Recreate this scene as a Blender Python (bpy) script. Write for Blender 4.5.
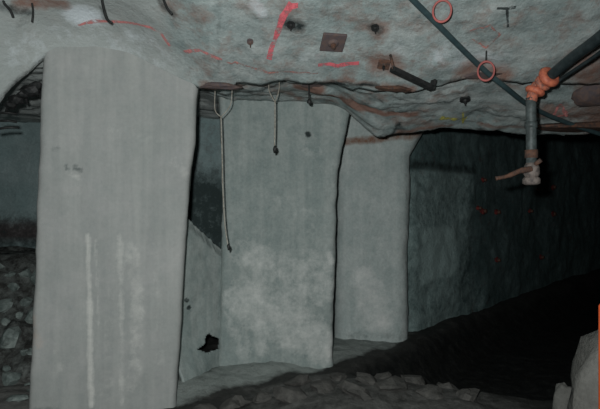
import bpy, bmesh, math, random
from mathutils import Vector, Matrix, noise
random.seed(7)
for o in list(bpy.data.objects): bpy.data.objects.remove(o)
S = bpy.context.scene
COL = S.collection

# ------------------------------------------------------------------ camera, world, light, exposure
F = 520.0; EYE = 1.6
cd = bpy.data.cameras.new('camera'); cam = bpy.data.objects.new('camera', cd); COL.objects.link(cam)
cam.location = (0, 0, EYE); cam.rotation_euler = (math.pi/2, 0, 0)
cd.sensor_width = 36; cd.lens = F/600*36; cd.clip_start = .02
S.camera = cam
w = bpy.data.worlds.new('world'); S.world = w; w.use_nodes = True
w.node_tree.nodes['Background'].inputs[0].default_value = (.5, .75, .75, 1)
w.node_tree.nodes['Background'].inputs[1].default_value = .003
# the photographer's flash, held a little left of and above the lens
ld = bpy.data.lights.new('flash_light', 'SPOT'); fl = bpy.data.objects.new('flash_light', ld); COL.objects.link(fl)
fl.location = (-.11, .05, 1.74)
ld.energy = 430; ld.color = (.96, 1, .985); ld.shadow_soft_size = .035
ld.spot_size = math.radians(128); ld.spot_blend = .85
fl.rotation_euler = (Vector((-.45, 4.0, 1.85)) - fl.location).to_track_quat('-Z', 'Y').to_euler()
S.view_settings.view_transform = 'Standard'; S.view_settings.look = 'None'
S.view_settings.gamma = 1; S.view_settings.use_curve_mapping = False
S.view_settings.exposure = 0.0

# ------------------------------------------------------------------ helpers
def P(px, py, d):
    return Vector(((px-300)/F*d, d, EYE+(204.5-py)/F*d))
def fr(x, y, z, s=1.0, o=4, h=.9):
    return noise.fractal(Vector((x*s, y*s, z*s)), h, 2.1, o)
def sm(a, b, x):
    if a == b: return 0.0 if x < a else 1.0
    t = min(1, max(0, (x-a)/(b-a))); return t*t*(3-2*t)
def lerp(a, b, t): return a+(b-a)*t
def pl(x, pts):
    if x <= pts[0][0]: return pts[0][1]
    for (a, va), (b, vb) in zip(pts, pts[1:]):
        if x <= b: return va+(vb-va)*(x-a)/(b-a)
    return pts[-1][1]
def segd(p, a, b):
    ab = b-a; L = ab.length_squared
    t = 0 if L < 1e-9 else max(0, min(1, (p-a).dot(ab)/L))
    return (p-(a+ab*t)).length
def obj(name, me, m, parent=None, smooth=True, loc=None):
    o = bpy.data.objects.new(name, me); COL.objects.link(o)
    if m is not None:
        me.materials.clear(); me.materials.append(M[m] if isinstance(m, str) else m)
    if smooth:
        for p in me.polygons: p.use_smooth = True
    if parent is not None: o.parent = parent
    if loc is not None: o.location = loc
    return o
def tag(o, label=None, cat=None, group=None, kind=None):
    if label: o['label'] = label
    if cat: o['category'] = cat
    if group: o['group'] = group
    if kind: o['kind'] = kind
    return o
def empty(name, loc, label=None, cat=None, group=None):
    o = bpy.data.objects.new(name, None); COL.objects.link(o); o.location = loc; o.empty_display_size = .1
    return tag(o, label, cat, group)
def mesh(name, vs, fs, attrs=None):
    me = bpy.data.meshes.new(name); me.from_pydata([tuple(v) for v in vs], [], fs); me.update()
    for k, vals in (attrs or {}).items():
        a = me.attributes.new(k, 'FLOAT', 'POINT'); a.data.foreach_set('value', vals)
    return me
def bm_mesh(name, bm):
    me = bpy.data.meshes.new(name); bmesh.ops.recalc_face_normals(bm, faces=bm.faces); bm.to_mesh(me); bm.free(); return me
def tube(pts, rad, n=10, cap=True, base=None):
    """tube along points; rad is a number or a list"""
    base = base or Vector((0, 0, 0)); pts = [Vector(p) for p in pts]
    vs, fs = [], []; up = None
    for i, p in enumerate(pts):
        t = (pts[min(i+1, len(pts)-1)]-pts[max(i-1, 0)]).normalized()
        if up is None: up = t.orthogonal().normalized()
        up = (up-t*up.dot(t)).normalized(); s = t.cross(up)
        r = rad[i] if isinstance(rad, (list, tuple)) else rad
        for k in range(n):
            a = 2*math.pi*k/n; vs.append(p+(up*math.cos(a)+s*math.sin(a))*r-base)
    for i in range(len(pts)-1):
        for k in range(n):
            fs.append((i*n+k, i*n+(k+1) % n, (i+1)*n+(k+1) % n, (i+1)*n+k))
    if cap:
        fs.append(tuple(range(n-1, -1, -1))); fs.append(tuple((len(pts)-1)*n+k for k in range(n)))
    return mesh('tube', vs, fs)
def smooth_path(pts, n=8):
    pts = [Vector(p) for p in pts]; out = []
    for i in range(len(pts)-1):
        a = pts[max(i-1, 0)]; b = pts[i]; c = pts[i+1]; d = pts[min(i+2, len(pts)-1)]
        for k in range(n):
            t = k/n
            out.append(.5*((2*b)+(c-a)*t+(2*a-5*b+4*c-d)*t*t+(3*b-a-3*c+d)*t**3))
    out.append(pts[-1]); return out
def torus(R, r, n=28, m=8):
    vs, fs = [], []
    for i in range(n):
        a = 2*math.pi*i/n
        for k in range(m):
            b = 2*math.pi*k/m; vs.append(((R+r*math.cos(b))*math.cos(a), (R+r*math.cos(b))*math.sin(a), r*math.sin(b)))
    for i in range(n):
        for k in range(m):
            fs.append((i*m+k, ((i+1) % n)*m+k, ((i+1) % n)*m+(k+1) % m, i*m+(k+1) % m))
    return mesh('torus', vs, fs)
def bbox_mesh(sx, sy, sz, bev=.006):
    bm = bmesh.new(); bmesh.ops.create_cube(bm, size=1)
    for v in bm.verts: v.co = Vector((v.co.x*sx, v.co.y*sy, v.co.z*sz))
    bmesh.ops.bevel(bm, geom=bm.edges[:], offset=bev, segments=2, affect='EDGES', profile=.6)
    return bm_mesh('box', bm)
def cyl_mesh(r, h, n=12, r2=None):
    bm = bmesh.new(); bmesh.ops.create_cone(bm, cap_ends=True, segments=n, radius1=r, radius2=r if r2 is None else r2, depth=h)
    return bm_mesh('cyl', bm)
def rock_mesh(sx, sy, sz, seed, sub=2, rough=.35):
    bm = bmesh.new(); bmesh.ops.create_icosphere(bm, subdivisions=sub, radius=1)
    q = Vector((seed*3.7, seed*1.3, -seed*2.1))
    cuts = [(Vector((random.uniform(-1, 1), random.uniform(-1, 1), random.uniform(-1, 1))).normalized(), random.uniform(.55, .85)) for _ in range(7)]
    for v in bm.verts:
        c = v.co.normalized()
        r = 1+rough*noise.fractal(c*1.3+q, .9, 2, 3)
        c = c*r
        for nrm, dd in cuts:
            e = c.dot(nrm)-dd
            if e > 0: c = c-nrm*e*.9
        v.co = Vector((c.x*sx, c.y*sy, c.z*sz))
    return bm_mesh('rock', bm)

# ------------------------------------------------------------------ materials
M = {}
class NT:
    def __init__(s, name):
        s.m = bpy.data.materials.new(name); s.m.use_nodes = True; s.t = s.m.node_tree; s.b = s.t.nodes['Principled BSDF']
        s.co = s.t.nodes.new('ShaderNodeTexCoord').outputs['Object']; M[name] = s.m
    def n(s, typ, **k):
        x = s.t.nodes.new(typ)
        for a, v in k.items(): setattr(x, a, v)
        return x
    def ln(s, a, b): s.t.links.new(a, b)
    def noise(s, scale, detail=4, rough=.6, stretch=None, off=0):
        x = s.n('ShaderNodeTexNoise'); x.inputs['Scale'].default_value = scale; x.inputs['Detail'].default_value = detail; x.inputs['Roughness'].default_value = rough
        mp = s.n('ShaderNodeMapping'); mp.inputs['Location'].default_value = (off, off*.7, off*.3)
        if stretch: mp.inputs['Scale'].default_value = stretch
        s.ln(s.co, mp.inputs[0]); s.ln(mp.outputs[0], x.inputs['Vector']); return x.outputs['Fac']
    def ramp(s, f, stops):
        r = s.n('ShaderNodeValToRGB'); e = r.color_ramp.elements
        while len(e) < len(stops): e.new(.5)
        for q, (p, c) in zip(e, stops):
            q.position = p; q.color = (c, c, c, 1) if isinstance(c, (int, float)) else (*c, 1)
        s.ln(f, r.inputs[0]); return r.outputs[0]
    def mix(s, f, a, b, mode='MIX'):
        x = s.n('ShaderNodeMix', data_type='RGBA', blend_type=mode)
        for i, v in ((0, f), (6, a), (7, b)):
            if isinstance(v, (int, float)): x.inputs[i].default_value = v if i == 0 else (v, v, v, 1)
            elif isinstance(v, tuple): x.inputs[i].default_value = (*v, 1)
            else: s.ln(v, x.inputs[i])
        return x.outputs[2]
    def math(s, op, a, b=0.0):
        x = s.n('ShaderNodeMath', operation=op)
        for i, v in ((0, a), (1, b)):
            if isinstance(v, (int, float)): x.inputs[i].default_value = v
            else: s.ln(v, x.inputs[i])
        return x.outputs[0]
    def attr(s, name): return s.n('ShaderNodeAttribute', attribute_name=name).outputs['Fac']
    def bump(s, h, st, dist=.02):
        b = s.n('ShaderNodeBump'); b.inputs['Strength'].default_value = st; b.inputs['Distance'].default_value = dist
        s.ln(h, b.inputs['Height']); s.ln(b.outputs[0], s.b.inputs['Normal'])
    def done(s, col, rough=.85, metal=0, spec=.3):
        if isinstance(col, tuple): s.b.inputs['Base Color'].default_value = (*col, 1)
        else: s.ln(col, s.b.inputs['Base Color'])
        if isinstance(rough, (int, float)): s.b.inputs['Roughness'].default_value = rough
        else: s.ln(rough, s.b.inputs['Roughness'])
        s.b.inputs['Metallic'].default_value = metal; s.b.inputs['Specular IOR Level'].default_value = spec
        return s.m

def surf(name, c1, c2, c3, mott=.5, scale=2.2, streak=None, rust=True, rcol=(.16, .075, .05), pale=(.62, .63, .62), dark=(.02, .028, .028), bump=.5, rough=.85, natural=.0, fine_amt=.4, skin=None):
    """rock / shotcrete: three tones mixed by noise plus per-vertex rust, pale and dark stains and painted light"""
    t = NT(name)
    a = t.ramp(t.noise(scale, 5, .6), [(.36, 0.0), (.64, 1.0)])
    c = t.mix(a, c1, c2)
    b = t.ramp(t.noise(scale*4.5, 5, .65, off=3.1), [(.42, 0.0), (.72, 1.0)])
    c = t.mix(t.math('MULTIPLY', b, mott), c, c3)
    if streak:
        s_ = t.ramp(t.noise(9, 3, .6, (1, 1, .07), 5), [(.45, 0.0), (.7, 1.0)])
        c = t.mix(t.math('MULTIPLY', s_, streak), c, pale)
    fine = t.noise(38, 3, .7, off=9)
    c = t.mix(fine_amt, c, t.ramp(fine, [(.3, .6), (.7, 1.2)]), 'MULTIPLY')
    nz = t.noise(9, 6, .75, off=1.7)
    def stain(c, at, col, lo=.25):
        f = t.math('ADD', t.attr(at), t.math('MULTIPLY', t.math('SUBTRACT', nz, .5), 1.5))
        f = t.math('MULTIPLY', t.ramp(f, [(lo, 0.0), (lo+.7, 1.0)]), t.ramp(t.attr(at), [(.02, 0.0), (.3, 1.0)]))
        return t.mix(f, c, col)
    if natural:
        f = t.ramp(t.noise(5.5, 6, .72, off=21), [(.60-natural*.1, 0.0), (.74, .85)])
        c = t.mix(f, c, rcol)
    if skin: c = t.mix(t.math('MULTIPLY', t.attr('skin'), .85), c, t.mix(a, skin, tuple(v*1.12 for v in skin)))
    c = stain(c, 'pale', pale); c = stain(c, 'rust', rcol); c = stain(c, 'dark', dark)
    h = t.math('ADD', t.noise(7, 6, .65, off=2), t.math('MULTIPLY', t.noise(45, 4, .7, off=4), .4))
    t.bump(h, bump, .03)
    return t.done(c, rough)

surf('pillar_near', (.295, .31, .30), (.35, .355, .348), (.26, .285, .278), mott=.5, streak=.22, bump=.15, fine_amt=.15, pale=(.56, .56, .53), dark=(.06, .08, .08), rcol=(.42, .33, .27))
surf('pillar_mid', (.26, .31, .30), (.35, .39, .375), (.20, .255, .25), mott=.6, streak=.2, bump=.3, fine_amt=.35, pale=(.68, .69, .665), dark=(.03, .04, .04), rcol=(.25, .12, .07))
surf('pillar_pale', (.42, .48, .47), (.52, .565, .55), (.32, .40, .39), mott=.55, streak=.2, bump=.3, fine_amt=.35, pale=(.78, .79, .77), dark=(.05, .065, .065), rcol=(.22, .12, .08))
surf('roof', (.33, .40, .395), (.44, .48, .47), (.17, .22, .22), mott=.75, scale=1.7, bump=.6, natural=.9, skin=(.36, .385, .375), rcol=(.25, .15, .12), pale=(.72, .78, .82), dark=(.025, .035, .035))
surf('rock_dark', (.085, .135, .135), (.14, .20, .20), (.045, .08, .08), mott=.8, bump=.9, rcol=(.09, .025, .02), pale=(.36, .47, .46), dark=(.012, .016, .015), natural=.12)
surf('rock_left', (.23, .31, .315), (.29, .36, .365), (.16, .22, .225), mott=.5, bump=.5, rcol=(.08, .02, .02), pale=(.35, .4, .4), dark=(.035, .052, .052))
surf('mud', (.032, .033, .031), (.055, .054, .05), (.02, .021, .02), mott=.7, bump=.8, pale=(.19, .188, .178), rcol=(.30, .33, .315), dark=(.004, .005, .005), rough=.75)
surf('rubble', (.16, .20, .19), (.34, .39, .37), (.06, .085, .08), mott=.8, bump=.8, rcol=(.12, .05, .04))
surf('stone_floor', (.075, .073, .068), (.11, .106, .098), (.04, .04, .038), mott=.8, bump=.8)
surf('boulder_grey', (.12, .118, .108), (.16, .157, .146), (.08, .08, .075), mott=.6, bump=.6)
def simple(name, c1, c2, rough=.6, metal=0, sc=18, bump=.3, spec=.4):
    t = NT(name); f = t.ramp(t.noise(sc, 4, .65), [(.4, 0.0), (.62, 1.0)])
    c = t.mix(f, c1, c2); t.bump(t.noise(sc*2.5, 3, .6, off=2), bump, .006); return t.done(c, rough, metal, spec)
simple('black_rubber', (.016, .024, .026), (.03, .042, .045), .38)
simple('cable_black', (.035, .062, .07), (.05, .085, .09), .45)
simple('orange_paint', (.66, .19, .10), (.42, .11, .07), .55, sc=30)
simple('post_orange', (.50, .07, .015), (.40, .06, .015), .5)
simple('orange_rust', (.55, .17, .10), (.20, .10, .08), .6, sc=40)
simple('red_plastic', (.46, .12, .11), (.34, .11, .10), .7)
simple('pipe_grey', (.09, .11, .11), (.05, .06, .06), .5, sc=25)
simple('rusty_steel', (.15, .075, .05), (.06, .045, .04), .8, sc=30)
simple('rusty_plate', (.10, .08, .085), (.15, .10, .085), .8, sc=22)
simple('dark_steel', (.012, .014, .014), (.03, .03, .03), .6, sc=30)
simple('pale_wire', (.42, .40, .35), (.25, .22, .18), .6, sc=40)
simple('red_mark', (.24, .04, .035), (.10, .022, .022), .8, sc=30)
simple('dust_pipe', (.24, .20, .18), (.10, .085, .08), .8, sc=30)
def spray(name, col, cover=.5, sc=26):
    t = NT(name); t.done(col, .8)
    f = t.ramp(t.noise(sc, 4, .7), [(cover-.12, 0.0), (cover+.12, 1.0)])
    tr = t.n('ShaderNodeBsdfTransparent'); mx = t.n('ShaderNodeMixShader')
    t.ln(f, mx.inputs[0]); t.ln(tr.outputs[0], mx.inputs[1]); t.ln(t.b.outputs[0], mx.inputs[2])
    t.ln(mx.outputs[0], t.t.nodes['Material Output'].inputs[0])
spray('paint_pink', (.68, .25, .24), .48, 16)
spray('paint_red', (.80, .17, .20), .44, 18)
spray('paint_faint', (.55, .25, .22), .52)
spray('paint_yellow', (.60, .55, .12), .48)
spray('paint_dark', (.05, .06, .06), .42)

# ------------------------------------------------------------------ roof
def ledge_y(x):
    y = pl(x, [(-6, 3.85), (-2.6, 3.88), (-1.98, 3.89), (-1.38, 4.015), (-.83, 4.135), (-.6, 4.12), (.2, 4.12), (.6, 4.2), (.8, 4.22), (1.3, 4.08), (2, 4.1), (8, 4.1)])
    y += (.05*noise.noise(Vector((x*2.1, 4.4, 0)))+.03*noise.noise(Vector((x*7, 1.4, 0))))*sm(-.8, -.6, x)
    return y
LIP = [(-2.6, 170), (-2.26, 128), (-2.22, 117), (-2.16, 107), (-2.09, 98), (-2.01, 90), (-1.94, 80), (-1.87, 69), (-1.75, 63), (-1.58, 60), (-1.38, 61), (-1.22, 66), (-1.07, 75), (-.95, 80), (-.8, 83), (-.5, 82)]
def roof_near(x, y):
    z = 2.566+.52*min(4.1-y, 1.4)+.05*max(0, 2.7-y)
    z += .09*(1-math.exp(-max(0, ledge_y(x)-y)/.09))*sm(-.6, -1.0, x)   # coved joint
    if x < -.5:                                          # shotcrete skin sags to the left and lifts in a shallow arch over the near pillar
        lip = sum(pl(x+dx, LIP) for dx in (-.04, -.02, 0, .02, .04))/5
        z += (EYE+(204.5-lip)/F*4.02-2.566)*sm(3.2, 4.0, y)
    z += .04*fr(x, y, 0, 1.3, 4)*lerp(.5, 1, sm(-1.2, -.4, x))+.011*fr(x, y, 2, 6, 3)*sm(-1.0, -.3, x)+.003*fr(x, y, 2, 9, 2)
    z += .010*sm(-.9, -.2, x)*math.floor(3*fr(x*.8, y*1.6, 7, 1.2, 3))
    return z
def roof_far(x, y):
    z = lerp(2.625, 2.56, sm(4.1, 6.2, y))+.10*sm(-.6, -1.0, x)
    lip = pl(x, [(.3, 2.44), (.5, 2.36), (.75, 2.29), (1.0, 2.285), (1.36, 2.315), (2.9, 2.30), (9, 2.30)])+.02*noise.noise(Vector((x*4, 2, 2)))
    k = sm(.15, .75, x); ye = 5.0+.05*noise.noise(Vector((x*3, 7, 2)))
    if y < ye: z = lerp(z, lerp(2.60, lip, max(0, (y-4.12)/(ye-4.12))), k)      # broken roof stepping down to a lip
    else: z = lerp(z, lip+.45*sm(ye, ye+.5, y), k)
    s1 = (y-4.36)-(x-.08)*.75+.10*noise.noise(Vector((x*3, y*3, 1)))
    z -= .04*sm(-.02, .02, s1)*sm(-.1, .15, x)*sm(1.4, .9, x)*sm(ye, ye-.2, y)
    z += .03*fr(x, y, 3, 1.6, 4)+.014*fr(x, y, 5, 7, 3)
    z += .016*math.floor(3*fr(x*.7, y*2.6, 9, 1.3, 3))
    z += .6*sm(7.15, 7.9, y)*sm(.3, 1.5, x)
    return z
def roof_z(x, y): return roof_near(x, y) if y < ledge_y(x) else roof_far(x, y)
def on_roof(px, py, gap=0.0):
    """the point of the roof a pixel looks at"""
    d = 2.2
    while d < 9:
        p = P(px, py, d)
        if p.z > roof_z(p.x, p.y)-gap: break
        d += .02
    return P(px, py, d)
# stains and the painted ledge shadow: (px, py) strokes on the roof -> world strokes
def strokes(lst): return [(on_roof(a, b), on_roof(c, d), r, s) for a, b, c, d, r, s in lst]
rust_s = strokes([(205, 84, 240, 86, .05, .8), (240, 87, 285, 84, .03, .5), (300, 83, 330, 82, .05, .7), (300, 86, 318, 90, .06, 1.1), (312, 92, 345, 101, .05, 1.25), (345, 101, 372, 108, .045, 1.25), (372, 108, 415, 113, .035, 1.1), (340, 80, 375, 84, .03, .7),
    (380, 60, 395, 66, .09, .8), (384, 88, 410, 89, .05, .9), (470, 70, 500, 76, .10, .8), (455, 78, 480, 78, .04, .7), (370, 22, 378, 28, .08, .7), (345, 72, 352, 74, .05, .5), (318, 55, 322, 57, .05, .4),
    (170, 6, 205, 14, .08, .5), (20, 2, 62, 3, .05, .8), (250, 4, 300, 12, .10, .35), (330, 8, 380, 6, .08, .4), (202, 64, 208, 72, .05, .5), (590, 60, 600, 130, .14, .8), (540, 110, 600, 116, .10, .75),
    (395, 120, 440, 124, .05, .6), (352, 138, 400, 132, .04, 1.1), (400, 131, 450, 125, .03, .9), (480, 122, 530, 126, .03, .7), (560, 80, 600, 95, .08, .5), (430, 12, 520, 40, .25, .22), (275, 90, 300, 100, .05, .6), (150, 18, 190, 60, .10, .25)])
dark_s = strokes([(0, 2, 30, 12, .03, .7), (200, 87, 330, 83, .022, .9), (330, 82, 378, 84, .02, .9), (434, 82, 460, 78, .02, .8), (285, 20, 298, 26, .05, .8), (398, 96, 440, 92, .03, .4), (400, 128, 440, 131, .04, .6),  # the strokes along the ledge paint its shadow line
    (218, 10, 219, 78, .018, .35), (350, 98, 380, 100, .04, .5), (20, 24, 40, 14, .03, .4), (480, 130, 600, 136, .06, .6), (350, 116, 400, 122, .02, .8), (390, 104, 450, 101, .015, .7), (470, 112, 520, 118, .015, .7), (300, 96, 330, 99, .02, .6), (372, 26, 378, 28, .035, .8), (100, 4, 106, 20, .02, .6), (160, 2, 172, 12, .03, .6)])
pale_s = strokes([(78, 14, 90, 13, .08, 1.0), (60, 10, 100, 18, .06, .4), (440, 58, 500, 62, .10, .45), (300, 55, 318, 56, .04, .4), (400, 45, 440, 52, .12, .3), (100, 40, 150, 46, .16, .3), (20, 50, 60, 35, .12, .3), (255, 4, 262, 12, .04, .7)])
def amount(p, st):
    v = 0
    for a, b, r, s in st:
        if abs(p.y-a.y) > 1.6 and abs(p.y-b.y) > 1.6: continue
        q = Vector((p.x, p.y, a.z)); d = segd(q, a, Vector((b.x, b.y, a.z)))
        if d < r*2.0: v = max(v, s*(1-sm(r*.3, r*2.0, d)))
    return v
xs = [-6+.25*i for i in range(12)]+[-3+.025*i for i in range(280)]+[4+.16*i for i in range(29)]
vs = []
rowdef = [('abs', -3+.4*j) for j in range(13)]+[('near', j/70) for j in range(71)]+[('far', j/110) for j in range(111)]+[('abs', 7.6+.35*j) for j in range(20)]
A = {'rust': [], 'dark': [], 'pale': [], 'skin': []}
for kind, t in rowdef:
    for x in xs:
        le = ledge_y(x)
        if kind == 'abs':
            y = t; z = roof_near(x, y) if y < 4 else roof_far(x, y)
        elif kind == 'near': y = lerp(2.1, le, t); z = roof_near(x, y)
        else: y = lerp(le+.004, 7.3, t**1.15); z = roof_far(x, y)
        p = Vector((x, y, z)); vs.append(p)
        A['skin'].append(sm(-.75, -1.0, x+.25*noise.noise(Vector((x*3, y*3, 8))))*sm(3.25, 3.5, y+.15*noise.noise(Vector((x*4, y*4, 2)))))
        vis = 2.3 < y < 7.5 and -2.8 < x < 5
        A['rust'].append(amount(p, rust_s) if vis else 0.0); A['dark'].append(amount(p, dark_s) if vis else 0.0); A['pale'].append(amount(p, pale_s) if vis else 0.0)
nx = len(xs); fs = [(j*nx+i, (j+1)*nx+i, (j+1)*nx+i+1, j*nx+i+1) for j in range(len(rowdef)-1) for i in range(nx-1)]
ceiling = tag(obj('ceiling', mesh('ceiling', vs, fs, A), 'roof'), 'grey rock roof with rust stains, a broken ledge and spray-painted survey marks', kind='structure')

def ribbon(pts, wd, mat, label=None):
    """a spray-painted line lying on the roof"""
    w0 = [on_roof(*p) for p in pts]; path = []
    for a, b in zip(w0, w0[1:]):
        n = max(2, int((b-a).length/.02)); path += [a.lerp(b, k/n) for k in range(n)]
    path.append(w0[-1]); vs, fs = [], []
    for i, p in enumerate(path):
        t = path[min(i+1, len(path)-1)]-path[max(i-1, 0)]; t.z = 0; t.normalize(); s = Vector((-t.y, t.x, 0))
        k = wd*.72*(.75+.5*noise.noise(Vector((p.x*9, p.y*9, 3))))
        for e in (-1, 0, 1):
            q = p+s*e*k*.5; vs.append(Vector((q.x, q.y, roof_z(q.x, q.y)-.006)))
    for i in range(len(path)-1):
        for e in (0, 1): fs.append((i*3+e, i*3+e+1, i*3+e+4, i*3+e+3))
    o = obj('paint_mark', mesh('paint', vs, fs), mat, ceiling)
    if label: o['label'] = label
ribbon([(78, 24), (96, 20), (110, 20), (130, 22), (150, 26), (160, 30), (166, 38), (170, 44)], .045, 'paint_pink', 'faded pink spray-painted curve')
ribbon([(184, 50), (190, 48), (200, 49), (212, 54), (222, 57)], .045, 'paint_pink')
ribbon([(292, 1), (283, 14), (277, 32), (271, 48), (269, 58)], .075, 'paint_red', 'bright red spray-painted line')
ribbon([(288, 3), (298, 2)], .06, 'paint_red')
ribbon([(318, 63), (330, 63), (338, 65), (350, 62), (359, 62)], .055, 'paint_red')
ribbon([(224, 60), (250, 66), (268, 70), (300, 71), (318, 70)], .03, 'paint_faint')
ribbon([(552, 117), (560, 103), (567, 116), (553, 116)], .05, 'paint_pink', 'small red spray-painted triangle')
ribbon([(470, 28), (490, 24), (500, 34), (486, 45), (472, 38)], .025, 'paint_faint')
ribbon([(497, 6.5), (516, 5.5)], .035, 'paint_dark', 'dark painted letter T, cross bar'); ribbon([(507, 6), (508, 26)], .03, 'paint_dark', 'dark painted letter T, stem')
ribbon([(440, 117), (448, 117.5), (457, 119)], .10, 'paint_yellow', 'yellow spray-painted dash'); ribbon([(461, 119), (466, 118)], .07, 'paint_yellow'); ribbon([(463, 111), (463, 122)], .035, 'paint_yellow')

# ------------------------------------------------------------------ floor
def rim(x): return pl(x, [(-3, 4.0), (-1.04, 4.15), (-.5, 4.5), (0, 4.88), (.4, 5.2), (1.3, 6.1), (2.7, 7.9), (9, 14)])
def floor_z(x, y):
    z = .03*fr(x, y, 1, 1.8, 4)+.012*fr(x, y, 2, 9, 3)
    # rubble bank in the left passage
    z += 1.05*sm(4.55, 6.1, y)*sm(-1.7, -2.4, x)
    z += (.05*fr(x, y, 4, 5, 3)+.03*math.floor(3*fr(x, y, 9, 4, 2)))*sm(4.5, 4.8, y)*sm(-1.7, -2.0, x)
    # sunken, blacker floor to the right, behind the near hump
    e = pl(x, [(-.2, 4.9), (.3, 4.95), (.9, 4.62), (1.4, 4.45), (1.9, 4.3), (4, 4.2)])
    z -= .42*sm(e, e+.5, y)*sm(.1, .7, x)*sm(-.05, -.75, y-rim(x))
    z += .10*sm(3.2, 4.0, y)*sm(e+.1, e-.35, y)*sm(-.4, .2, x)*sm(1.6, 1.2, x)
    z += .05*sm(-.05, .5, y-rim(x))*sm(-1.5, -1.2, x)*sm(1.5, .9, x)
    z += .22*sm(1.1, 2.0, x)*sm(4.3, 3.2, y)
    return z
fx = [-6+.2*i for i in range(15)]+[-3+.035*i for i in range(172)]+[3.02+.25*i for i in range(22)]
fy = [-3+.4*i for i in range(15)]+[3.0+.035*i for i in range(116)]+[7.06+.3*i for i in range(24)]
vs = []; A = {'rust': [], 'dark': [], 'pale': []}
for y in fy:
    for x in fx:
        z = floor_z(x, y); vs.append((x, y, z)); jit = .12*noise.noise(Vector((x*3, y*3, 0)))
        A['rust'].append(sm(-.05, .12, y-rim(x)+jit)*sm(1.9, .6, x)*sm(-1.5, -1.25, x)*.95*(1-sm(-.78, -.9, x)*sm(4.75, 4.9, y))+.38*sm(-1.6, -1.9, x)*sm(4.5, 4.8, y))                  # dried concrete splash round the pillar feet
        e = pl(x, [(-.2, 4.6), (.3, 4.75), (.9, 4.62), (1.4, 4.40), (1.9, 4.3), (4, 3.9)])
        A['pale'].append(.5*sm(.12, -.15, y-e+jit*1.5)*sm(-.9, -.2, x)*sm(2.2, 1.5, x)+.9*sm(-1.6, -1.9, x)*sm(4.9, 4.6, y))
        A['dark'].append(.8*sm(-.1, .3, y-e+jit)*sm(.2, .7, x)*sm(.0, -.3, y-rim(x)))  # blacker over the sunken part
nx = len(fx); fs = [(j*nx+i, j*nx+i+1, (j+1)*nx+i+1, (j+1)*nx+i) for j in range(len(fy)-1) for i in range(nx-1)]
floor = tag(obj('floor', mesh('floor', vs, fs, A), 'mud'), 'dark muddy mine floor with a pale concrete skirt along the pillars', kind='structure')

# ------------------------------------------------------------------ walls (plan polyline, rough)
def rock_wall(name, line, z0, z1, mat, amp, label, step=.07, attrs=None, seed=0):
    pts = []
    for (ax, ay), (bx, by) in zip(line, line[1:]):
        L = math.hypot(bx-ax, by-ay); n = max(1, int(L/step))
        pts += [(lerp(ax, bx, k/n), lerp(ay, by, k/n)) for k in range(n)]
    pts.append(line[-1]); nz = int((z1-z0)/step); vs = []; A = {'rust': [], 'dark': [], 'pale': []}
    for i, (x, y) in enumerate(pts):
        a = pts[max(0, i-1)]; b = pts[min(len(pts)-1, i+1)]; t = Vector((b[0]-a[0], b[1]-a[1], 0)).normalized(); nn = Vector((-t.y, t.x, 0))
        for k in range(nz+1):
            z = lerp(z0, z1, k/nz)
            d = amp*fr(x+seed, y, z, 1.2, 5)+amp*.35*math.floor(3*fr(x, y+seed, z*1.5, 1.9, 3))/2
            p = Vector((x, y, z))+nn*d; vs.append(p)
            r, dk, pa = attrs(x, y, z) if attrs else (0, 0, 0)
            A['rust'].append(r); A['dark'].append(dk); A['pale'].append(pa)
    n = nz+1; fs = [(i*n+k, (i+1)*n+k, (i+1)*n+k+1, i*n+k+1) for i in range(len(pts)-1) for k in range(nz)]
    return tag(obj(name, mesh(name, vs, fs, A), mat), label, kind='structure')
FAR = [(1.25, 6.45), (1.45, 6.55), (2.73, 7.9), (4.6, 10), (7.5, 13), (8.4, 13.8)]
def on_far(px, py):
    k = (px-300)/F
    for (ax, ay), (bx, by) in zip(FAR, FAR[1:]):
        den = (bx-ax)-k*(by-ay)
        if abs(den) < 1e-6: continue
        t = (k*ay-ax)/den
        if -1e-3 <= t <= 1: d = ay+(by-ay)*t; return P(px, py, d-.12)
    return P(px, py, 9)
def far_at(x, y, z):
    j = .35*noise.noise(Vector((x*2, z*2, 4)))
    lit_near = .6*sm(2.9, 2.2, x+j)*sm(2.15, 2.0, z+j*.3)                       # brighter flash light next to the pillar put into the colour, ending raggedly
    patch = .5*sm(1.5, 1.6, x)*sm(2.25, 2.1, x)*sm(.55, .7, z)*sm(1.35, 1.22, z)  # shotcrete patch
    seam = .7*sm(2.02, 2.08, z)*sm(2.22, 2.14, z)*sm(2.7, 2.5, x)                # dark rock seam
    return (0.0, seam, lit_near+patch)
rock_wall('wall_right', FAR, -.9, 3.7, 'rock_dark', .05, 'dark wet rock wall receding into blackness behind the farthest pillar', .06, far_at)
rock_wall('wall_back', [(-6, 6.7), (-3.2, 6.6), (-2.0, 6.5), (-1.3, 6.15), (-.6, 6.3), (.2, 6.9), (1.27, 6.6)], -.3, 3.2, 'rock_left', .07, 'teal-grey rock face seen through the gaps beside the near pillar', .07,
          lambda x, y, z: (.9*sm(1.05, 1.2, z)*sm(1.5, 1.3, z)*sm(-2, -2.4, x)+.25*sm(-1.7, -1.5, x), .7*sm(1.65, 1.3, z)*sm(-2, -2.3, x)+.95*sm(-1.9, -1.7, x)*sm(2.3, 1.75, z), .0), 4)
rock_wall('wall_left', [(-4.6, -3), (-4.8, 2), (-4.6, 7)], -.3, 3.2, 'rock_left', .12, 'rough rock wall of the left passage', .14, None, 9)
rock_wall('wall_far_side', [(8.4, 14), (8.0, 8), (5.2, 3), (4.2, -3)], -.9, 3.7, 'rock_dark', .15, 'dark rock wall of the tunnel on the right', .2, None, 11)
rock_wall('wall_front', [(4.4, -2.9), (-4.8, -2.9)], -.3, 3.2, 'rock_dark', .12, 'dark rock wall behind the viewer', .2, None, 13)

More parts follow.
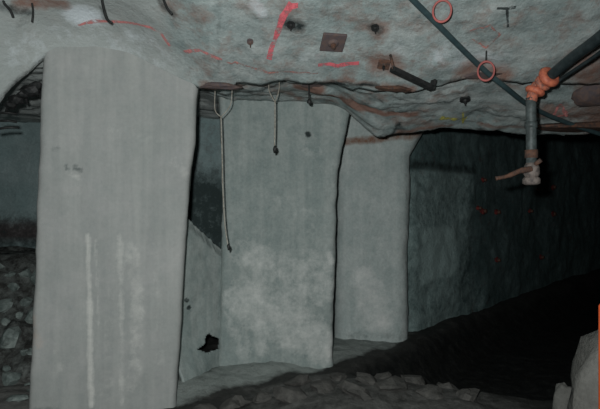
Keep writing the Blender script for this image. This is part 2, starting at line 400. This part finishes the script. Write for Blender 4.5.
# ------------------------------------------------------------------ pillars
def section(w, d, r, n):
    """rounded rectangle, n points by arc length, starting at the middle of the front"""
    hw, hd = w/2, d/2; segs = []
    def line(a, b): segs.append(('l', a, b, math.hypot(b[0]-a[0], b[1]-a[1])))
    def arc(c, a0): segs.append(('a', c, a0, r*math.pi/2))
    line((0, -hd), (hw-r, -hd)); arc((hw-r, -hd+r), -math.pi/2); line((hw, -hd+r), (hw, hd-r)); arc((hw-r, hd-r), 0)
    line((hw-r, hd), (-hw+r, hd)); arc((-hw+r, hd-r), math.pi/2); line((-hw, hd-r), (-hw, -hd+r)); arc((-hw+r, -hd+r), math.pi); line((-hw+r, -hd), (0, -hd))
    L = sum(s[3] for s in segs); out = []
    for i in range(n):
        u = L*i/n
        for s in segs:
            if u <= s[3]+1e-9:
                k = u/s[3]
                if s[0] == 'l': out.append((lerp(s[1][0], s[2][0], k), lerp(s[1][1], s[2][1], k)))
                else: a = s[2]+k*math.pi/2; out.append((s[1][0]+r*math.cos(a), s[1][1]+r*math.sin(a)))
                break
            u -= s[3]
    return out
def pillar(label, mat, left, right, dl, dr, depth, r, z0, z1, seed, amp, stains, n=210, dz=.026):
    """left/right: outlines [(py, px)] of the front face, whose two edges stand dl and dr away"""
    dm = (dl+dr)/2; ang = math.atan2(dr-dl, ((right[0][1]-300)*dr-(left[0][1]-300)*dl)/F)
    rowsn = int((z1-z0)/dz); vs = []; A = {'rust': [], 'dark': [], 'pale': []}
    base = None
    for j in range(rowsn+1):
        z = lerp(z0, z1, j/rowsn); py = 204.5-(z-EYE)*F/dm
        xl = (pl(py, left)-300)/F*dl; xr = (pl(py, right)-300)/F*dr
        c = Vector(((xl+xr)/2, dm, z)); wd = math.hypot(xr-xl, dr-dl)
        if base is None: base = Vector((c.x, dm, 0))
        ux = Vector((math.cos(ang), math.sin(ang), 0)); uy = Vector((-math.sin(ang), math.cos(ang), 0))
        sec = section(wd, depth, r, n)
        for i, (a, b) in enumerate(sec):
            p = c+ux*a+uy*(b+depth/2)
            e = Vector((a/wd*.9, b/depth, 0)); e = (ux*e.x+uy*e.y).normalized()
            q = p*1.0
            p = p+e*(amp*fr(q.x+seed, q.y, q.z, 1.5, 4)+amp*.35*fr(q.x, q.y+seed, q.z, 7, 3))
            vs.append(p-base)
            px = 300+F*(p.x)/p.y; py2 = 204.5-F*(p.z-EYE)/p.y
            front = b < 0
            for key in A:
                v = 0
                if front:
                    pp = Vector((p.x, 0, p.z))
                    for (x0, y0, x1, y1, rad, s) in stains.get(key, ()):
                        a0 = Vector(((x0-300)/F*dm, 0, EYE+(204.5-y0)/F*dm)); a1 = Vector(((x1-300)/F*dm, 0, EYE+(204.5-y1)/F*dm))
                        dd = segd(pp, a0, a1)
                        if dd < 2*rad: v = max(v, s*(1-sm(rad*.3, rad*2, dd)))
                A[key].append(v)
    fs = [(j*n+i, j*n+(i+1) % n, (j+1)*n+(i+1) % n, (j+1)*n+i) for j in range(rowsn) for i in range(n)]
    fs.append(tuple(range(n-1, -1, -1))); fs.append(tuple(rowsn*n+i for i in range(n)))
    o = obj('support_pillar', mesh('pillar', vs, fs, A), mat, loc=base)
    return tag(o, label, 'pillar', 'concrete support pillars')
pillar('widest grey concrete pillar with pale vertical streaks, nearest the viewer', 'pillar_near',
    [(30, 42), (60, 42), (90, 40), (150, 38), (250, 34), (400, 27), (440, 26)], [(30, 200), (75, 199), (95, 196), (140, 195), (165, 191), (230, 187), (300, 183), (400, 177), (440, 176)],
    3.88, 4.12, .8, .05, -.06, 2.86, 2, .012,
    {'pale': [(90, 235, 91, 300, .016, .7), (91, 300, 92, 405, .02, .8), (97, 240, 99, 330, .012, .4), (119, 235, 121, 320, .022, .5), (121, 320, 120, 405, .02, .42), (130, 245, 136, 300, .05, .42), (136, 300, 132, 390, .06, .36), (112, 250, 106, 400, .05, .25), (150, 240, 160, 400, .05, .22), (75, 140, 160, 130, .1, .2), (172, 160, 182, 170, .06, .3), (75, 175, 82, 178, .02, .5), (60, 350, 64, 370, .05, .25)],
     'dark': [(70, 165, 72, 171, .012, .75), (78, 168, 84, 171, .02, .8), (57, 151, 64, 150, .015, .35), (187, 180, 186, 240, .015, .3), (44, 404, 60, 408, .03, .5)],
     'rust': [(38, 320, 42, 340, .05, .45)]})
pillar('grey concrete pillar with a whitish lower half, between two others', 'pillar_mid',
    [(60, 219), (110, 220), (200, 221), (250, 220), (300, 219), (362, 217), (400, 216)], [(60, 358), (100, 353), (120, 350), (145, 344), (170, 338), (260, 336), (330, 334), (400, 334)],
    5.02, 5.12, .75, .06, -.15, 2.9, 5, .022,
    {'pale': [(255, 245, 262, 350, .07, .40), (258, 297, 262, 302, .05, .65), (310, 255, 330, 270, .08, .42), (329, 254, 332, 262, .03, .75), (245, 300, 325, 345, .20, .6), (322, 345, 332, 356, .05, .75), (250, 255, 330, 290, .16, .48), (235, 320, 245, 350, .1, .35), (285, 200, 320, 230, .12, .25), (300, 130, 335, 180, .14, .25), (280, 290, 320, 300, .08, .45)],
     'dark': [(307.5, 133, 308.5, 135, .022, 1.3), (262, 165, 264, 168, .02, .4), (227, 100, 345, 98, .02, .5), (232, 200, 234, 260, .05, .2)],
     'rust': [(272, 366, 276, 367, .02, .8), (224, 98, 260, 94, .03, .5)]})
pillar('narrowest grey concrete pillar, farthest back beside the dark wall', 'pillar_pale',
    [(60, 336), (400, 336)], [(60, 436), (128, 430), (142, 420), (155, 413), (340, 410), (400, 411)],
    5.98, 6.06, .5, .17, -.15, 2.75, 8, .02,
    {'pale': [(365, 280, 380, 320, .16, .6), (350, 200, 395, 210, .12, .2), (375, 240, 390, 260, .1, .3)],
     'dark': [(350, 335, 412, 336, .05, .35), (407, 170, 409, 330, .02, .3)], 'rust': [(345, 142, 405, 136, .04, .8), (405, 136, 430, 130, .05, .8)]}, n=170)  # dark stroke down the right edge paints the shade of the turned side

# infill wall between the first two pillars, with a ragged hole through it
def infill():
    a = P(172, 0, 4.62); b = P(231, 0, 5.2); a.z = b.z = 0; nu, nv = 60, 130; vs = []; keep = {}
    hole = [(197, 350), (203, 346), (205, 344), (205, 337), (209, 334), (214, 337), (220, 340), (220, 350), (213, 351), (209, 354), (203, 352)]
    def inside(px, py, poly):
        c = False
        for i in range(len(poly)):
            (x1, y1), (x2, y2) = poly[i], poly[i-1]
            if (y1 > py) != (y2 > py) and px < (x2-x1)*(py-y1)/(y2-y1)+x1: c = not c
        return c
    nn = Vector((b.y-a.y, -(b.x-a.x), 0)).normalized()
    A = {'rust': [], 'dark': [], 'pale': []}
    for i in range(nu+1):
        u = i/nu; g = a.lerp(b, u); px = 300+F*g.x/g.y
        top = EYE+(204.5-pl(px, [(172, 205), (187, 214), (205, 231), (222, 247), (232, 255)])+3*noise.noise(Vector((px*.3, 0, 0))))/F*g.y
        for j in range(nv+1):
            z = lerp(-.2, top, j/nv); p = Vector((g.x, g.y, z))
            p += nn*(.03*fr(p.x, p.y, z, 2, 4)+.16*sm(.4, 0, z)*(1-u)-.05*sm(top-.12, top, z)); vs.append(p)
            py = 204.5-F*(z-EYE)/g.y
            A['rust'].append(.9 if min((px-184)**2+(py-382)**2, (px-204)**2+(py-395)**2) < 20 else 0.0)
            A['dark'].append(.8 if min((px-190)**2+(py-308)**2, (px-187)**2+(py-300)**2) < 6 else 0.0); A['pale'].append(0.0)
    fs = []
    for i in range(nu):
        for j in range(nv):
            c = vs[i*(nv+1)+j]; px = 300+F*c.x/c.y; py = 204.5-F*(c.z-EYE)/c.y
            if inside(px, py, hole): continue
            fs.append((i*(nv+1)+j, (i+1)*(nv+1)+j, (i+1)*(nv+1)+j+1, i*(nv+1)+j+1))
    o = tag(obj('wall_infill', mesh('infill', vs, fs, A), 'pillar_mid'), 'low sloping concrete infill between the near and middle pillars, with a ragged black hole', kind='structure')
    md = o.modifiers.new('thickness', 'SOLIDIFY'); md.thickness = .03; md.offset = -1 if nn.y < 0 else 1
infill()

# ------------------------------------------------------------------ hanging hose with valve pipe
root = empty('grout_hose', P(531, 90, 3.8), 'thick black hose with orange couplings and a hanging valve pipe', 'hose')
def rel(pts): return [Vector(p)-root.location for p in pts]
obj('hose', tube(rel(smooth_path([P(640, 2, 3.05), P(600, 37, 3.3), P(572, 58, 3.55), P(547, 79, 3.75)])), .038, 14), 'black_rubber', root)
obj('hose', tube(rel(smooth_path([P(640, 16, 3.15), P(603, 50, 3.38), P(576, 69, 3.6), P(552, 85, 3.78)])), .013, 10), 'black_rubber', root)
def band(px, py, d, ax, R, r, m):
    o = obj('coupling', torus(R, r), m, root, loc=P(px, py, d)-root.location)
    o.rotation_euler = ax.to_track_quat('Z', 'Y').to_euler(); return o
ax1 = (P(572, 58, 3.55)-P(547, 79, 3.75))
band(549, 77, 3.73, ax1, .052, .030, 'orange_paint'); band(543, 83, 3.76, ax1, .042, .022, 'orange_rust')
obj('elbow', tube(rel(smooth_path([P(549, 78, 3.75), P(540, 84, 3.78), P(534, 91, 3.8), P(531, 102, 3.8)])), [.04]*8+[.044]*8+[.04]*8+[.034], 12), 'orange_rust', root)
band(535, 91, 3.8, P(540, 84, 3.78)-P(531, 102, 3.8), .048, .024, 'orange_paint')
pp = obj('valve_pipe', tube(rel([P(531, 98, 3.8), P(531, 108, 3.8), P(531.3, 150, 3.8), P(531.5, 172, 3.8)]), .037, 14), 'pipe_grey', root)
obj('pipe_collar', tube(rel([P(531, 122, 3.8), P(531, 128, 3.8)]), .045, 14), 'pipe_grey', root)
obj('pipe_collar', tube(rel([P(531.3, 150, 3.8), P(531.3, 158, 3.8)]), .046, 14), 'rusty_steel', root)
obj('valve_body', tube(rel([P(531.5, 163, 3.8), P(531.5, 168, 3.8), P(531.5, 174, 3.8), P(531.5, 178, 3.8)]), [.04, .056, .056, .04], 14), 'dust_pipe', root)
obj('valve_flange', tube(rel([P(531.5, 177, 3.8), P(531.5, 179, 3.8), P(531.5, 183.5, 3.8), P(531.5, 185, 3.8)]), [.05, .062, .062, .04], 16), 'dust_pipe', root, )
obj('valve_lever', tube(rel(smooth_path([P(531, 169, 3.76), P(520, 171, 3.74), P(508, 176, 3.72), P(496, 178.5, 3.7)])), [.022]*8+[.018]*8+[.014]*8+[.017], 8), 'rusty_steel', root)
obj('valve_stem', tube(rel([P(533, 166, 3.78), P(541, 160, 3.72)]), .016, 8), 'rusty_steel', root)

# cable along the roof and its rings
cpts = []
for cx, cy, cg in ((390, -24, .06), (413, 0, .05), (440, 27, .05), (463, 50, .05), (483, 69, .06), (505, 87, .10), (530, 106, .08), (560, 120, .07)):
    cpts.append(on_roof(cx, cy, cg))
cpts += [P(600, 134, 4.86), P(630, 143, 5.0)]
for _ in range(2): cpts = [cpts[0]]+[P(300+F*p.x/p.y, 204.5-F*(p.z-EYE)/p.y, (a.y+2*p.y+b.y)/4) if (a.y+2*p.y+b.y)/4 < p.y else p for a, p, b in zip(cpts, cpts[1:], cpts[2:])]+[cpts[-1]]
tag(obj('roof_cable', tube([p-cpts[0] for p in smooth_path(cpts)], .020, 12), 'cable_black', loc=cpts[0]), 'black cable running diagonally along the roof', 'cable')
for (px, py, d, R, lab) in ((442, 11, on_roof(442, 1).y-.06, .062, 'red ring hanging beside the black cable, nearest the viewer'), (486, 71, on_roof(486, 60).y-.10, .062, 'red ring looped round the black cable, farther from the viewer')):
    c = P(px, py, d); r = empty('cable_ring', c, lab, 'ring', 'red cable rings')
    o = obj('ring', torus(R, .0075, 32), 'red_plastic', r); o.rotation_euler = (math.radians(90), 0, math.radians(-20)); o.scale = (.92, 1.12, 1)
    zt = roof_z(c.x, c.y)
    obj('hook', tube([Vector((0, 0, R*1.05)), Vector((.004, 0, zt-c.z+.02))], .006, 6), 'dark_steel', r)

# ------------------------------------------------------------------ bolts and plates in the roof
def roof_bolt(px, py, size, plate, nut, label, rot=0, round_=False):
    p = on_roof(px, py); dx = .05
    n = Vector((roof_z(p.x-dx, p.y)-roof_z(p.x+dx, p.y), roof_z(p.x, p.y-dx)-roof_z(p.x, p.y+dx), 2*dx)).normalized()
    r = empty('rock_bolt', p, label, 'bolt', 'rock bolts in the roof'); r.rotation_euler = (n.to_track_quat('Z', 'Y').to_matrix() @ Matrix.Rotation(rot, 3, 'Z')).to_euler()
    me = cyl_mesh(size/2, .022, 18) if round_ else bbox_mesh(size, size, .02)
    obj('plate', me, plate, r, smooth=False, loc=(0, 0, -.014))
    obj('dome', cyl_mesh(size*.26, .015, 14, size*.16), plate, r, smooth=False, loc=(0, 0, -.03)).rotation_euler = (math.pi, 0, 0)
    obj('nut', cyl_mesh(size*.13, .02, 6), nut, r, smooth=False, loc=(0, 0, -.045))
    obj('rod', cyl_mesh(size*.07, .025, 8), nut, r, smooth=False, loc=(0, 0, -.06))
roof_bolt(333, 41, .17, 'rusty_plate', 'rusty_steel', 'square brown bolt plate on the roof, largest of the bolts', .05)
roof_bolt(375, 26, .055, 'dark_steel', 'dark_steel', 'dark round bolt in an orange rust stain on the roof', 0, True)
roof_bolt(291, 23, .06, 'dark_steel', 'dark_steel', 'black bolt right of the bright red painted line', .4, True)
roof_bolt(384, 63, .09, 'rusty_steel', 'dark_steel', 'rusty bolt just above the slanting black steel bar', .3)
roof_bolt(465, 98, .09, 'dark_steel', 'dark_steel', 'dark bolt between the yellow paint and the black cable', .2, True)
roof_bolt(250, 40, .045, 'rusty_plate', 'rusty_steel', 'small brown bolt left of the bright red painted line', 0, True)

# slanting steel bar bracket
c = P(412, 79, 3.9); r = empty('steel_bar', c, 'slanting black steel bar hanging under the broken roof ledge', 'bar')
a, b = P(392, 69, 3.75)-c, P(432, 88, 3.95)-c
def beam(a, b, w, h):
    me = bbox_mesh((b-a).length, w, h, .003); q = (b-a).to_track_quat('X', 'Z'); me.transform(Matrix.Translation((a+b)/2) @ q.to_matrix().to_4x4()); return me
obj('strip', beam(a, b, .05, .034), 'dark_steel', r, False); obj('end_lug', beam(P(431.5, 89, 3.95)-c, P(434, 80, 3.96)-c, .05, .022), 'dark_steel', r, False)
obj('hanger', tube([a+Vector((.01, 0, 0)), P(390, 64, 3.85)-c+Vector((0, 0, .08))], .010, 8), 'rusty_steel', r)

# loose roof slabs at the ledge
def slab(px, py, sx, sy, sz, mat, label, seed, rz=0):
    p = on_roof(px, py); o = obj('roof_slab', rock_mesh(sx, sy, sz, seed, 3, .3), mat, smooth=False, loc=p+Vector((0, 0, -sz*.1)))
    o.rotation_euler = (0, 0, rz); tag(o, label, 'rock', 'loose slabs in the roof')
slab(394, 88, .16, .07, .035, 'rusty_steel', 'flat rusty slab just below the slanting black bar', 3, .1)
slab(480, 75, .15, .08, .03, 'rusty_plate', 'rusty brown slab behind the red ring on the cable', 5, -.2)
slab(222, 86, .17, .06, .03, 'rusty_plate', 'rusty slab where the forked wire hangs', 7, .1)
slab(312, 84, .10, .06, .03, 'rusty_plate', 'small rusty slab above the short wire with a dark weight', 8, .0)
slab(594, 90, .14, .22, .12, 'rusty_plate', 'reddish brown rock at the right end of the roof', 9, .2)
slab(580, 126, .45, .2, .06, 'rusty_steel', 'dark reddish slab along the roof behind the hanging hose', 12, .0)

# ------------------------------------------------------------------ hanging wires
def wire(pts, d, rad, mat, label, tip=None, extra=()):
    fork = bool(extra)
    d = d or on_roof(*pts[0]).y-.015; q = P(pts[0][0], pts[0][1], d); root = empty('hanging_wire', q, label, 'wire', 'wires hanging from the roof')
    w = [P(x, y, d)-q for x, y in pts]; zt = roof_z(q.x, q.y)-q.z
    if zt > 0 and not fork: w = [Vector((0, 0, min(zt+.02, .3)))]+w
    obj('wire', tube(smooth_path(w, 5), rad, 7), mat, root)
    for e in extra:
        s = [P(x, y, d)-q for x, y in e]; s = [Vector((s[0].x, s[0].y, max(s[0].z, roof_z(q.x+s[0].x, d)-q.z+.02)))]+s
        obj('strand', tube(smooth_path(s, 4), rad*.85, 6), mat, root)
    if tip:
        t = P(tip[0], tip[1], d)-q; o = obj('end_weight', rock_mesh(tip[2], tip[2], tip[3], int(tip[0]), 2, .25), 'dark_steel', root, loc=t)
wire([(221, 116), (222, 150), (223, 190), (225, 225), (228, 246)], 4.3, .0052, 'pale_wire', 'longest pale wire, forked at the top, hanging left of the middle pillar', (228.5, 247, .016, .03), extra=([(215, 92), (215, 110), (221, 117)], [(232, 92), (230, 106), (221, 117)]))
wire([(275, 101), (275, 112), (275, 125), (274.5, 146)], 4.35, .0055, 'pale_wire', 'short pale wire with a dark tip before the middle pillar', (275, 149, .018, .035), extra=([(279, 90), (275, 102)], [(269, 90), (272, 97), (275, 102)]))
wire([(309, 84), (309, 92), (309.5, 104)], 4.35, .007, 'dark_steel', 'short dark wire stub right of the pale wires', (309, 102, .02, .03))
wire([(32, 3), (33, 12), (32, 22)], None, .007, 'dark_steel', 'short black wire end at the top left of the roof')
wire([(102, 0), (104, 10), (107, 19), (112, 23)], None, .010, 'dark_steel', 'bent black wire end above the near pillar')
wire([(163, -2), (167, 8), (172, 14)], None, .009, 'dark_steel', 'bent black wire end beside the pink painted curve')
wire([(4, 3), (10, 10), (13, 17)], None, .009, 'dark_steel', 'crooked black wire end in the top left corner')
# steel mesh ends poking out under the arch at the left
for i, (x0, y0, x1, y1, r_) in enumerate(((1, 113, 17, 114, .010), (0, 121, 17, 122, .010), (-3, 129, 19, 127.5, .010), (24, 92, 27, 103, .012), (32, 86, 33, 96, .012), (38, 82, 40, 97, .012), (14, 98, 22, 94, .012), (10, 101, 6, 113, .012))):
    a, b = P(x0, y0, 4.2), P(x1, y1, 4.25)
    tag(obj('mesh_bar', tube([Vector((0, 0, 0)), (b-a)*.5+Vector((0, 0, .006)), b-a], r_, 7), 'dark_steel', loc=a),
        ['topmost of three level black bars at the left frame edge', 'middle of three level black bars at the left frame edge', 'lowest of three level black bars at the left frame edge'][i] if i < 3 else 'short black steel mesh end hanging under the arch edge at the left', 'bar', 'broken steel mesh ends')
for i, (px, py, s) in enumerate(((36, 86, .05), (29, 91, .06), (22, 95, .05), (15, 100, .05), (33, 90, .04), (10, 106, .04))):
    tag(obj('roof_fragment', rock_mesh(s*1.3, s, s*.8, 40+i, 2, .4), 'dark_steel', smooth=False, loc=P(px, py, 4.08)), 'jagged black rock fragment clinging under the arch edge at the left', 'rock', 'black fragments under the arch')

# ------------------------------------------------------------------ marks on the far wall
for px, py, s in ((483, 180, .05), (483, 211, .07), (497, 212, .07), (530, 211, .06), (553, 187, .08), (553, 214, .09), (497, 260, .06), (541, 257, .07), (478, 208, .05), (537, 190, .05)):
    p = on_far(px, py); r = empty('wall_bolt', p, 'small rust-red bolt plate in the rows on the dark far wall', 'bolt', 'red bolt plates on the far wall')
    r.rotation_euler = (math.pi/2, 0, math.radians(47))
    obj('plate', rock_mesh(s*1.3, s*.8, .03, px, 2, .5), 'red_mark', r, False); obj('nut', cyl_mesh(s*.45, .05, 6), 'rusty_steel', r, False, loc=(0, 0, .03))

# ------------------------------------------------------------------ rubble bank at the left
k = 0; placed = []
while k < 60 and len(placed) < 70:
    d0 = random.uniform(4.7, 5.75); x = random.uniform(-14, 40); x = (x-300)/F*d0; s_ = random.choice((.06, .075, .09, .11, .13, .16) if k < 15 else (.05, .06, .07)); k += .01
    if any((x-a)**2+(d0-b)**2 < (.96*(s_+c))**2 for a, b, c in placed): continue
    placed.append((x, d0, s_)); q = len(placed)
    o = obj('rubble_stone', rock_mesh(s_*random.uniform(.8, 1.0), s_*.85, s_*random.uniform(.6, 1), q, 2, .5), 'rubble', smooth=False, loc=(x, d0, floor_z(x, d0)+s_*.3))
    o.rotation_euler = (random.uniform(-.5, .5), random.uniform(-.5, .5), random.uniform(0, 6)); tag(o, 'angular grey stone in the rubble bank left of the near pillar', 'stone', 'rubble bank left of the near pillar')
k = 60
# stones on the near floor
for px, py, sx, sy, sz in ((235, 402, .16, .1, .05), (262, 396, .12, .09, .04), (290, 404, .17, .12, .05), (300, 388, .14, .1, .045), (325, 397, .13, .12, .05), (338, 384, .12, .09, .04), (355, 404, .17, .1, .05), (366, 390, .14, .1, .05),
        (392, 398, .18, .12, .05), (384, 383, .1, .08, .04), (414, 386, .15, .1, .05), (430, 402, .17, .12, .05), (448, 391, .12, .08, .05), (465, 403, .13, .1, .05), (205, 407, .12, .08, .04), (60, 402, .10, .06, .03), (18, 398, .13, .08, .03), (38, 388, .1, .06, .03)):
    d = EYE*F/(py-204.5)*.985; x = (px-300)/F*d; k += 1
    o = obj('floor_stone', rock_mesh(sx*.9, sy, sz*1.2, k, 2, .6), 'stone_floor' if px > 150 else 'rubble', smooth=False, loc=(x, d, floor_z(x, d)+sz*.25)); o.rotation_euler = (random.uniform(-.3, .2), random.uniform(-.25, .25), random.uniform(-.9, .9))
    if px > 150: tag(o, 'flat brownish stone half sunk in the mud in the foreground', 'stone', 'foreground stones')
    else: tag(o, 'flat stone on the floor at the foot of the near pillar, left side', 'stone', 'stones left of the near pillar')
# boulder and orange post at the right
def mass(px, py, d, sx, sy, sz, seed, label):
    p = P(px, py, d); o = obj('boulder', rock_mesh(sx, sy, sz, seed, 4, .25), 'boulder_grey', loc=p); return tag(o, label, 'rock')
mass(684, 462, 2.6, .56, .5, 1.0, 71, 'large grey boulder cut off by the lower right frame edge')
mass(563, 410, 3.35, .085, .09, .18, 77, 'small upright stone just left of the large boulder')
q = P(602.5, 350, 2.25); r = empty('marker_post', (q.x, q.y, floor_z(q.x, q.y)), 'bright orange post at the right frame edge beside the large boulder', 'post')
hgt = q.z-floor_z(q.x, q.y)+.20
obj('post', tube([Vector((0, 0, 0)), Vector((0, 0, hgt*.5)), Vector((0, 0, hgt-.01)), Vector((0, 0, hgt))], [.016, .016, .016, .010], 12), 'post_orange', r)
obj('post_foot', tube([Vector((0, 0, -.02)), Vector((0, 0, .03))], [.05, .035], 12), 'post_orange', r)
